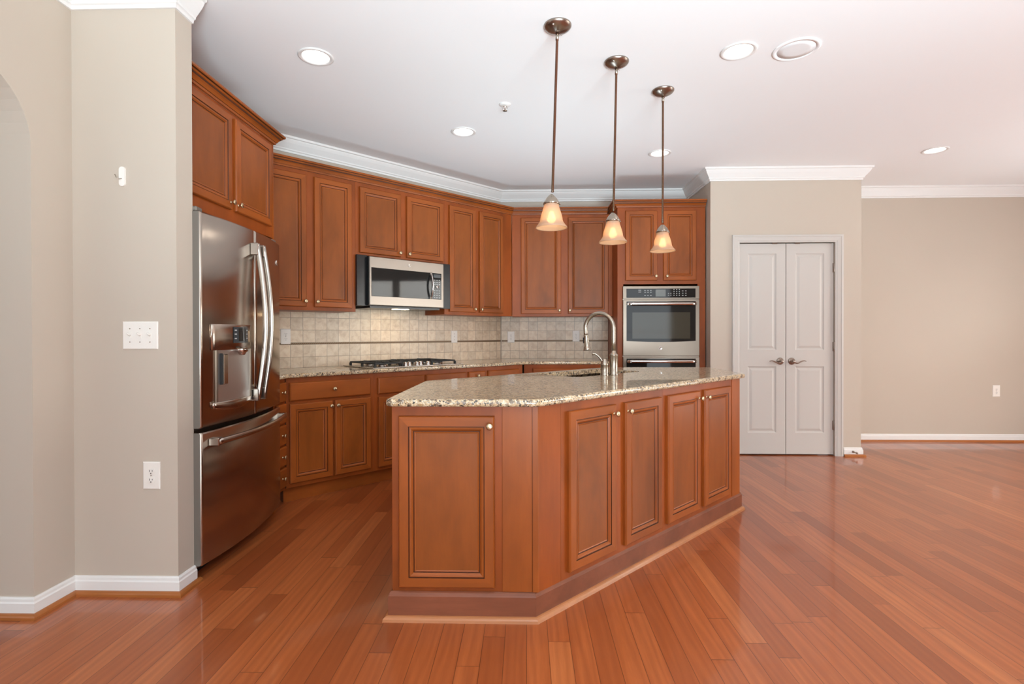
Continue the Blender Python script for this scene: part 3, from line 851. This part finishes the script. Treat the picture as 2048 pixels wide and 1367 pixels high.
cp = MB().box(.612, .716, -.0075, -.0035, .082, .318, 0, .002).obj('control_panel', M_GLASS, o)
def mbutton(x, z, w_, h):
    k = ('m', w_, h)
    if k not in MKB: MKB[k] = MB().box(0, w_, -.0082, -.0074, 0, h).mesh('button', M_MARK)
    b_ = bpy.data.objects.new('button', MKB[k]); COL.objects.link(b_); b_.parent = cp; b_.location = (x, 0, z)
MKB = {}
for r in range(4):
    for c in range(3): mbutton(.632 + c * .026, .094 + r * .021, .013, .007)
for r in range(3):
    for c in range(3): mbutton(.632 + c * .026, .214 + r * .019, .014, .006)
MB().box(.628, .706, -.0082, -.0074, .278, .308).obj('display', M_DISP, cp)
MB().lathe([(.014, 0), (.014, .006), (.011, .011), (0, .011)], (.664, -.0075, .195), '-y', 20).obj('dial', M_CHR, cp)
pts = [(.592 + .0 * t, -.018 - .030 * math.sin(PI * t), .085 + .232 * t) for t in [i / 16 for i in range(17)]]
mb = MB().tube(pts, .010, 10, flat=(.8, 1.2))
for z in (.095, .307): mb.box(.582, .602, -.026, -.004, z - .012, z + .012, 0, .003)
mb.obj('handle', M_CHR, dr)
emblem(dr, .375, -.0042, .362, .0135)
mb = MB().box(.02, .72, .03, .37, -.012, .004)
mb.obj('vent_hood', M_BLK, o)
MB().box(.30, .44, .10, .16, -.0145, -.0122).obj('cooktop_lamp', M_HOOD, o)

# ------------------------------------------------------------------ double wall oven
o = thing('wall_oven', 'stainless double wall oven built into the tall tower cabinet', 'oven', (.953, 5.168, .40))
Wd = .744
MB().box(.012, Wd - .012, .030, .50, .005, 1.23).obj('body', M_BLK, o)
MB().box(.0, Wd, .012, .0205, 0, 1.240).obj('trim_frame', M_SS, o)
cp = MB().box(0, Wd, -.006, .0115, 1.116, 1.240, 0, .002).obj('control_panel', M_SS, o)
g = MB().box(.034, Wd - .038, -.0085, -.0055, 1.126, 1.216, 0, .001).obj('control_glass', M_GLASS, cp)
MB().box(.318, .415, -.0095, -.0084, 1.138, 1.206).obj('display', M_LCD, cp)
MK = {}
def mark(x, z, w_=.012, h=.0045):
    k = (w_, h)
    if k not in MK: MK[k] = MB().box(0, w_, -.0092, -.0084, 0, h).mesh('button', M_MARK)
    b_ = bpy.data.objects.new('button', MK[k]); COL.objects.link(b_); b_.parent = cp; b_.location = (x, 0, z)
for x in (.15,): mark(x, 1.198, .026); mark(x, 1.180, .026)
for c in range(3): mark(.208 + c * .028, 1.196, .015); mark(.208 + c * .028, 1.178, .015); mark(.208 + c * .028, 1.146, .015)
for c in range(2): mark(.438 + c * .022, 1.148); mark(.438 + c * .022, 1.166)
for r in range(4):
    for c in range(3): mark(.492 + c * .026, 1.145 + r * .019, .009, .008)
for r in range(3):
    for c in range(2): mark(.574 + c * .030, 1.145 + r * .022, .014, .006)
def oven_door(z0, z1):
    d_ = MB().box(0, Wd, -.010, .0115, z0, z1, 0, .003).obj('door', M_SS, o)
    gz0, gz1 = z0 + .145, z1 - .016
    mb = MB(); n = 16; vs = []; fs = []
    x0, x1 = .034, Wd - .038
    for i in range(n + 1):
        t = i / n; x = x0 + (x1 - x0) * t; zz = gz0 - .010 * math.sin(PI * t)
        vs += [(x, -.0125, zz), (x, -.0125, gz1), (x, -.0098, zz), (x, -.0098, gz1)]
    for i in range(n): k = 4 * i; fs += [(k, k + 4, k + 5, k + 1), (k, k + 2, k + 6, k + 4), (k + 1, k + 5, k + 7, k + 3)]
    mb.add(vs, fs)
    gl = mb.obj('door_glass', M_GLASS, d_)
    MB().box(x0 + .056, x1 - .054, -.0132, -.0124, gz0 + .022, gz1 - .108).obj('window', M_OVW, d_)
    hz = z1 - .042
    pts = [(x0 + .012 + (x1 - x0 - .024) * t, -.052 - .010 * math.sin(PI * t), hz) for t in [i / 16 for i in range(17)]]
    hb = MB().tube(pts, .0150, 14, flat=(1.0, .8))
    for x in (x0 + .016, x1 - .016): hb.box(x - .014, x + .014, -.056, -.010, hz - .013, hz + .013, 0, .004)
    hb.obj('handle', M_CHR, d_)
    emblem(d_, Wd / 2 - .008, -.0102, z0 + .073, .0165)
    return d_
oven_door(.558, 1.106)
oven_door(.012, .546)

# ------------------------------------------------------------------ cooktop
p = DG(2.02, -3.712)
o = thing('cooktop', 'stainless gas cooktop with black iron grates set in the perimeter counter', 'cooktop', (p[0], p[1], CT), PI / 4)
CW, CD = .895, .515
MB().box(0, CW, 0, CD, .0005, .009, 0, .003).obj('tray', M_SSL, o)
def grate(x0, x1, y0, y1):
    mb = MB(); z0, z1 = .030, .042; b_ = .006
    for x in (x0, x1): mb.box(x - b_, x + b_, y0, y1, z0, z1, 0, .002)
    for y in (y0, (y0 + y1) / 2, y1): mb.box(x0, x1, y - b_, y + b_, z0, z1, 0, .002)
    xm = (x0 + x1) / 2; mb.box(xm - b_, xm + b_, y0, y1, z0, z1 + .004, 0, .002)
    for yc in ((y0 * 3 + y1) / 4, (y0 + 3 * y1) / 4):
        for dx in (-1, 1):
            mb.box(xm + dx * .035 - .030, xm + dx * .035 + .030, yc - .005, yc + .005, z0 + .004, z1 + .006, 0, .002)
    for x in (x0, x1):
        for y in (y0, (y0 + y1) / 2, y1): mb.box(x - .009, x + .009, y - .009, y + .009, .0092, z0 + .002, 0, .002)
    return mb.obj('grate', M_IRON, o)
grate(.050, .300, .060, .475); grate(.335, .560, .150, .475); grate(.595, .845, .060, .475)
def burner(x, y, r):
    b0 = MB().lathe([(r * 1.15, 0), (r * 1.1, .008), (r * .8, .010), (0, .010)], (x, y, .0092), 'z', 24).obj('burner', M_SSL, o)
    MB().lathe([(r * .75, 0), (r * .78, .006), (r * .6, .010), (0, .011)], (x, y, .0195), 'z', 24).obj('burner_cap', M_IRON, b0)
for x, y, r in ((.175, .165, .040), (.175, .370, .048), (.447, .31, .058), (.72, .165, .048), (.72, .370, .040)): burner(x, y, r)
for i in range(5):
    MB().lathe([(.021, 0), (.021, .004), (.018, .006), (.0165, .026), (.013, .030), (0, .030)], (.33 + i * .056, .055 + (.03 if i % 2 else 0), .0092), 'z', 20).obj('control_knob', M_CHR, o)

# ------------------------------------------------------------------ island
IT, ZB = .909, .878
CI = -1.481
B = (.0455, 2.14)
ix = lambda t, c: DG(t, c)
GI = 'island cabinets'
# front end cabinet with one door and a filler panel
P1 = DG(1.690, CI); P2 = DG(1.690, -1.965); 
lx = -.553
y2 = lx + 1.965 * math.sqrt(2)
o = thing('island_cabinet', 'single-door cabinet at the front end of the island', 'cabinet', (lx, 2.14, 0), 0, GI)
rel = lambda pts: [(x - lx, y - 2.14) for x, y in pts]
MB().prism(rel([(lx, 2.14), B, P1, P2, (lx, y2)]), .02, ZB - .001).obj('carcass', M_FR, o)
door(.030, .424, .135, .837, o, (.405, .799))
MB().box(.455, .5765, -.006, -.0003, .117, ZB - .002, 0, .001).obj('filler_panel', M_W, o)
MB().prism([(.5795, -.007), (.6007, -.007), (.6060, -.0015), (.5795, -.0003)], .117, ZB - .002).obj('corner_post', M_W, o)
# two double-door cabinets on the long side
p = DG(1.691, CI)
o = thing('island_cabinet', 'two-door cabinet on the island long side next to the front corner', 'cabinet', (p[0], p[1], 0), PI / 4, GI)
MB().box(0, .826, 0, .482, .02, ZB - .001).obj('carcass', M_FR, o)
door(.039, .382, .139, .838, o, (.363, .795)); door(.459, .793, .139, .838, o, (.478, .795))
p = DG(2.518, CI)
o = thing('island_cabinet', 'two-door cabinet on the island long side at the far right end', 'cabinet', (p[0], p[1], 0), PI / 4, GI)
MB().prism([(0, 0), (.968, 0), (.968, .01), (.500 + .010, .482), (0, .482)] if False else [(0, 0), (.970, 0), (1.452 - .04, .442), (1.372, .482), (0, .482)], .02, ZB - .001).obj('carcass', M_FR, o)
door(.032, .393, .143, .838, o, (.376, .795)); door(.447, .804, .143, .838, o, (.466, .795))
MB().prism([(.850, -.003), (.966, -.003), (.966, -.0003), (.850, -.0003)], .117, ZB - .002).obj('filler_panel', M_W, o)
# sink base at the back (open topped shell)
p = DG(1.7, -1.966)
o = thing('island_sink_cabinet', 'sink base cabinet on the far side of the island', 'cabinet', (p[0], p[1], 0), PI / 4, GI)
mb = MB()
L0, L1 = .0, 1.80
mb.box(L0, L1, .462, .480, .02, ZB - .002).box(L0, L0 + .018, .002, .462, .02, ZB - .002).box(L1 - .018, L1, .002, .462, .02, ZB - .002).box(L0 + .018, L1 - .018, .002, .462, .02, .12).box(L0 + .018, L1 - .018, .002, .012, .12, ZB - .002)
mb.obj('carcass', M_FR, o)
# plinth round the visible sides with its quarter round
pl = [(-.568, 2.95), (-.568, 2.125), (.0393, 2.125), (1.440, 3.526), (1.440, 4.10)]
pl = pl[::1]
o = thing('island_plinth', 'stained wood plinth board wrapped around the island foot', 'plinth', (0.2, 2.6, 0))
rp = [(x - .2, y - 2.6) for x, y in pl]
MB().sweep(rp, [(-.0125, 0), (0, 0), (0, .098), (-.004, .103), (-.006, .111), (-.0125, .116)]).obj('board', M_PL, o)
q_ = MB().sweep(rp, [(o_ + .0002, z) for o_, z in QR]).obj('quarter_round', M_QR, o)
q_['label'] = 'pale oak quarter-round strip'
# countertop with sink cut-out
A = [(-.575, 2.100), (.0505, 2.100), (1.452, 3.502), (1.457, 4.165), (.630, 4.165), (-.575, 2.960)]
A = round_poly(A, [.035, .06, .03, .03, .03, .03])
sk = [DG(2.48, -2.035), DG(3.19, -2.035), DG(3.19, -2.415), DG(2.48, -2.415)]
skr = round_poly(sk, .05, 5)
o = slab('countertop', A, ZB, IT, M_GR, [skr], r=.011)
tag(o, 'speckled granite island counter with a sink cut into it', 'countertop')
# sink
o = thing('sink', 'stainless undermount sink in the island counter', 'sink', (DG(2.835, -2.225)[0], DG(2.835, -2.225)[1], ZB), PI / 4)
ol = round_poly([(-.365, -.2), (.365, -.2), (.365, .2), (-.365, .2)], .055, 5)
loops = [(off_poly(ol, -.022), -.0015), (ol, -.0015), (off_poly(ol, .012), -.15), (off_poly(ol, .04), -.185), (off_poly(ol, .12), -.19)]
vs = []; fs = []; n = len(ol)
for lp, z in loops: vs += [(x, y, z) for x, y in lp]
for k in range(len(loops) - 1):
    for i in range(n): j = (i + 1) % n; fs.append((k * n + i, k * n + j, (k + 1) * n + j, (k + 1) * n + i))
fs.append(tuple((len(loops) - 1) * n + i for i in range(n)))
MB().add(vs, fs, 0, True).obj('bowl', M_SSL, o)
MB().lathe([(.045, 0), (.043, .003), (.02, .002), (0, .001)], (0, 0, -.189), 'z', 20).obj('drain', M_CHR, o)
# faucet
o = thing('faucet', 'tall brushed nickel gooseneck pull-down faucet on the island', 'faucet', (.562, 3.372, IT))
MB().lathe([(.030, 0), (.031, .006), (.0275, .012), (.0275, .118), (.029, .121), (.029, .126), (.030, .128), (.026, .134), (.018, .142), (.016, .152), (.0135, .156), (0, .156)], (0, 0, .0005), 'z', 28).obj('base', M_NI, o)
ux, uy = -.86, .51          # spout direction, over the bowl
R = .098; zt = .300
pts = [(0, 0, .15), (0, 0, .22), (0, 0, zt)]
for i in range(1, 19):
    a = PI * 1.06 * i / 18
    d_ = R * (1 - math.cos(a)); pts.append((ux * d_, uy * d_, zt + R * math.sin(a)))
lx_, ly_, lz_ = pts[-1]; tdir = Vector(pts[-1]) - Vector(pts[-2]); tdir.normalize()
for k in (1, 2): pts.append(tuple(Vector((lx_, ly_, lz_)) + tdir * .012 * k))
MB().tube(pts, .0132, 16).obj('neck', M_NI, o)
h0 = Vector(pts[-1])
hp = [h0 + tdir * s_ for s_ in (0, .004, .010, .045, .075, .082, .096, .104)]
hr = [.0135, .0175, .0150, .0165, .0180, .0205, .0260, .0255]
hd = MB().tube([tuple(v_) for v_ in hp], hr, 18).obj('spray_head', M_NI, o)
side = Vector((ux, uy, 0)); 
bp = h0 + tdir * .034
bt = MB()
nrm = (side - tdir * side.dot(tdir)).normalized(); 
bt.tube([tuple(bp + nrm * .0155 - tdir * .018 + Vector((0, -.004, 0))), tuple(bp + nrm * .0165 + tdir * .020 + Vector((0, -.004, 0)))], .0085, 10)
bt.obj('spray_button', M_BLK, hd)
# separate lever valve
o = thing('faucet_valve', 'short brushed nickel lever valve left of the gooseneck faucet', 'faucet valve', (.500, 3.345, IT))
MB().lathe([(.0265, 0), (.027, .004), (.0245, .008), (.0245, .063), (.026, .066), (.026, .070), (.022, .080), (.017, .092), (.0145, .101), (.012, .105), (0, .106)], (0, 0, .0005), 'z', 26).obj('base', M_NI, o)
pts = []; rad = []
for i in range(11):
    t = i / 10; pts.append((-.010 - .068 * t, .0, .082 + .052 * math.sin(t * PI * .58) + .004)); rad.append(.0085 - .002 * math.sin(PI * t) + (.0015 if t > .85 else 0))
MB().tube(pts, rad, 12).obj('lever', M_NI, o)

# ------------------------------------------------------------------ pendants
def pendant(label, cx, cy, sx, zb):
    o = thing('pendant_light', label, 'pendant light', (cx, cy, CEIL), 0, 'bell-shade pendants over the island')
    lean = sx - cx; top = zb + .148
    cn = MB().lathe([(0, .0005), (.071, .0005), (.071, .006), (.064, .015), (.045, .026), (.022, .034), (.012, .037), (0, .037)], (0, 0, 0), '-z', 36).obj('canopy', M_NID, o)
    for a in (1.1, 1.1 + PI):
        MB().lathe([(.0045, 0), (.0055, .004), (0, .008)], (.054 * math.cos(a), .054 * math.sin(a), -.019), '-z', 10).obj('canopy_screw', M_CHR, cn)
    rz0 = -.034; rz1 = top - CEIL + .035
    k = lambda z: lean * (z / (zb - CEIL))
    MB().tube([(k(rz0), 0, rz0), (k(-.075), 0, -.075), (k(-.0752), 0, -.0752), (k(rz1), 0, rz1)], [.0085, .0085, .0066, .0066], 14).obj('rod', M_NI, o)
    sz = zb - CEIL; x0 = lean
    cap = MB().lathe([(.007, .172), (.012, .168), (.022, .158), (.031, .146), (.036, .136), (.041, .130), (.042, .120), (.038, .119), (.0, .121)], (x0, 0, sz), 'z', 30).obj('shade_cap', M_NI, o)
    for a in (.3, 2.4, 4.5):
        MB().lathe([(.004, 0), (.004, .009), (0, .010)], (x0 + .041 * math.cos(a), .041 * math.sin(a), sz + .124), 'x', 8).obj('thumb_screw', M_NI, cap)
    prof = [(.0375, .128), (.0385, .118), (.041, .104), (.047, .085), (.053, .066), (.0565, .050), (.058, .038), (.062, .028), (.070, .017), (.0795, .006), (.0815, .001), (.080, -.0015), (.0775, .001)]
    inn = [(r - .0035, z) for r, z in prof[:-3]][::-1]
    MB().lathe(prof + inn, (x0, 0, sz), 'z', 40).obj('glass_shade', M_SHADE, o)
    b = MB().lathe([(.0, .020), (.012, .022), (.021, .031), (.023, .042), (.019, .055), (.012, .068), (.011, .078)], (x0, 0, sz + .005), 'z', 18).obj('bulb', M_BULB, o)
    MB().lathe([(.013, .080), (.013, .124), (.0, .124)], (x0, 0, sz + .003), 'z', 14).obj('lamp_socket', M_NI, o)
    return o
pendant('bell-shade pendant nearest the camera, leftmost of the three', .165, 2.690, .132, 1.716)
pendant('bell-shade pendant hanging in the middle of the three', .528, 3.055, .506, 1.703)
pendant('bell-shade pendant farthest back, in front of the oven tower', .892, 3.427, .889, 1.709)

# ------------------------------------------------------------------ ceiling fittings
LL = ['recessed ceiling light above the refrigerator side of the floor', 'recessed ceiling light in front of the microwave wall cabinets', 'recessed ceiling light beside the round ceiling speaker',
      'recessed ceiling light behind the farthest pendant rod', 'recessed ceiling light nearest the far right wall']
def can_light(loc, label):
    o = thing('recessed_light', label, 'ceiling light', (loc[0], loc[1], CEIL), 0, 'recessed lights in the white ceiling')
    MB().lathe([(.074, .0), (.097, -.0008), (.097, -.004), (.090, -.007), (.076, -.005), (.073, 0)], (0, 0, 0), 'z', 40).obj('trim_ring', M_TRIM, o)
    MB().lathe([(.0738, .0), (.070, .045), (.064, .075)], (0, 0, 0), 'z', 36).obj('baffle', M_TRIM, o)
    MB().lathe([(.064, .070), (.05, .060), (.025, .054), (0, .052)], (0, 0, 0), 'z', 36).obj('lamp', M_LAMP, o)
    return o
proto = can_light(LIGHTS[0], LL[0])
for pos, lab in zip(LIGHTS[1:], LL[1:]):
    c_ = copy_tree(proto); c_.location = (pos[0], pos[1], CEIL); c_['label'] = lab
o = thing('ceiling_speaker', 'round flush white in-ceiling speaker grille', 'speaker', (1.503, 2.953, CEIL))
MB().lathe([(0, .0004), (.121, .0004), (.121, .004), (.114, .007), (.099, .006), (.098, .002)], (0, 0, 0), '-z', 48).obj('rim', M_CEIL, o)
MB().lathe([(0, .0052), (.06, .0050), (.0975, .0042), (.0975, .001)], (0, 0, 0), '-z', 48).obj('grille', plain('speaker_mesh', (.84, .84, .84), .7), o)
o = thing('sprinkler', 'small white fire sprinkler head in the ceiling', 'sprinkler', (-.141, 3.60, CEIL))
MB().lathe([(0, .0004), (.042, .0004), (.040, .004), (.028, .010), (.014, .012), (0, .012)], (0, 0, 0), '-z', 30).obj('escutcheon', M_TRIM, o)
mb = MB()
for s_ in (-1, 1): mb.tube([(s_ * .010, 0, -.011), (s_ * .017, 0, -.020), (s_ * .015, 0, -.030), (s_ * .003, 0, -.042)], .0028, 8)
mb.lathe([(.008, .011), (.007, .018), (.003, .022), (.003, .036), (0, .036)], (0, 0, 0), '-z', 12)
mb.obj('frame', M_CHR, o)
MB().lathe([(0, .0425), (.015, .043), (.016, .0445), (0, .0455)], (0, 0, 0), '-z', 16).obj('deflector', M_NI, o)

# ------------------------------------------------------------------ wall plates
def plate(o, w_, h):
    MB().rings(-w_ / 2, w_ / 2, -h / 2, h / 2, [(0, -.0004), (0, -.003), (.003, -.0058), (.006, -.0062)]).obj('cover_plate', M_PLATE, o)
def recept(o):
    for z in (.0195, -.0195):
        r_ = MB().prism(round_poly([(-.017, -.014), (.017, -.014), (.017, .014), (-.017, .014)], .009, 4), 0, .0022)
        r_.v = [(x, -.0062 - zz, y + z) for x, y, zz in r_.v]
        f_ = r_.obj('receptacle', M_PLATE, o)
        k = MB().box(-.0075, -.0055, -.0092, -.0083, z - .002, z + .007).box(.0055, .0075, -.0092, -.0083, z - .001, z + .006)
        k.lathe([(.0026, 0), (.0026, .0008), (0, .0008)], (0, -.0084, z - .0085), '-y', 10, smooth=False)
        k.obj('slots', M_SLOT, f_)
    MB().lathe([(.003, 0), (.003, .001), (0, .0012)], (0, -.0062, 0), '-y', 10).obj('screw', M_NI, o)
def outlet(label, loc, rz=0):
    o = thing('power_outlet', label, 'outlet', loc, rz, 'white power outlets')
    plate(o, .078, .124); recept(o); return o
outlet('white outlet low on the left wall below the switches', (-1.690, 2.315, .538))
pp = DG(1.566, -4.291)
outlet('white outlet on the tile right beside the refrigerator', (pp[0], pp[1], 1.157), PI / 4)
outlet('white outlet on the back wall tile beside the inside corner', (-.165, 5.791, 1.140))
outlet('white outlet on the bare far right wall', (5.075, YFAR, .548))
outlet('white outlet on the back wall tile left of the faucet', (.553, 5.791, 1.150))
pp = DG(3.252, -4.291)
o = thing('light_switch', 'single white switch on the tile right of the cooktop', 'switch', (pp[0], pp[1], 1.147), PI / 4)
plate(o, .078, .124)
def toggle(o, x):
    MB().box(x - .0055, x + .0055, -.0072, -.0058, -.012, .012).obj('toggle_bezel', M_PLATE, o)
    MB().tube([(x, -.006, 0), (x - .002, -.013, .004), (x - .003, -.020, .009)], [.0042, .004, .0035], 8).obj('toggle', M_PLATE, o)
    for z in (.03, -.03): MB().lathe([(.0028, 0), (.0028, .001), (0, .0012)], (x, -.0062, z), '-y', 10).obj('screw', M_NI, o)
toggle(o, 0)
o = thing('light_switch', 'triple white toggle switch plate on the left wall', 'switch', (-1.7375, 2.315, 1.170))
plate(o, .162, .125)
for x in (-.046, 0, .046): toggle(o, x)
# adhesive hook
o = thing('wall_hook', 'small white adhesive hook high on the left wall', 'hook', (-1.815, 2.315, 1.885))
bp_ = MB().prism(round_poly([(-.0135, -.044), (.0135, -.044), (.0135, .044), (-.0135, .044)], .0134, 6), 0, .008)
bp_.v = [(x, -.0004 - zz, y) for x, y, zz in bp_.v]
bp_.obj('base', M_PLATE, o)
MB().tube([(.0, -.008, -.010), (-.006, -.016, -.014), (-.014, -.022, -.010), (-.019, -.024, .004)], .0018, 8).obj('wire_hook', M_NI, o)
# door stop on the baseboard beside the pantry
o = thing('door_stop', 'small nickel door stop screwed to the baseboard beside the pantry', 'door stop', (3.118, YP - .014, .045))
MB().lathe([(.011, 0), (.011, .004), (.006, .007), (.0045, .050), (.0055, .052)], (0, -.0003, 0), '-y', 14).obj('stem', M_NID, o)
MB().lathe([(.009, .051), (.010, .056), (.009, .064), (0, .066)], (0, 0, 0), '-y', 14).obj('bumper', M_NID, o)
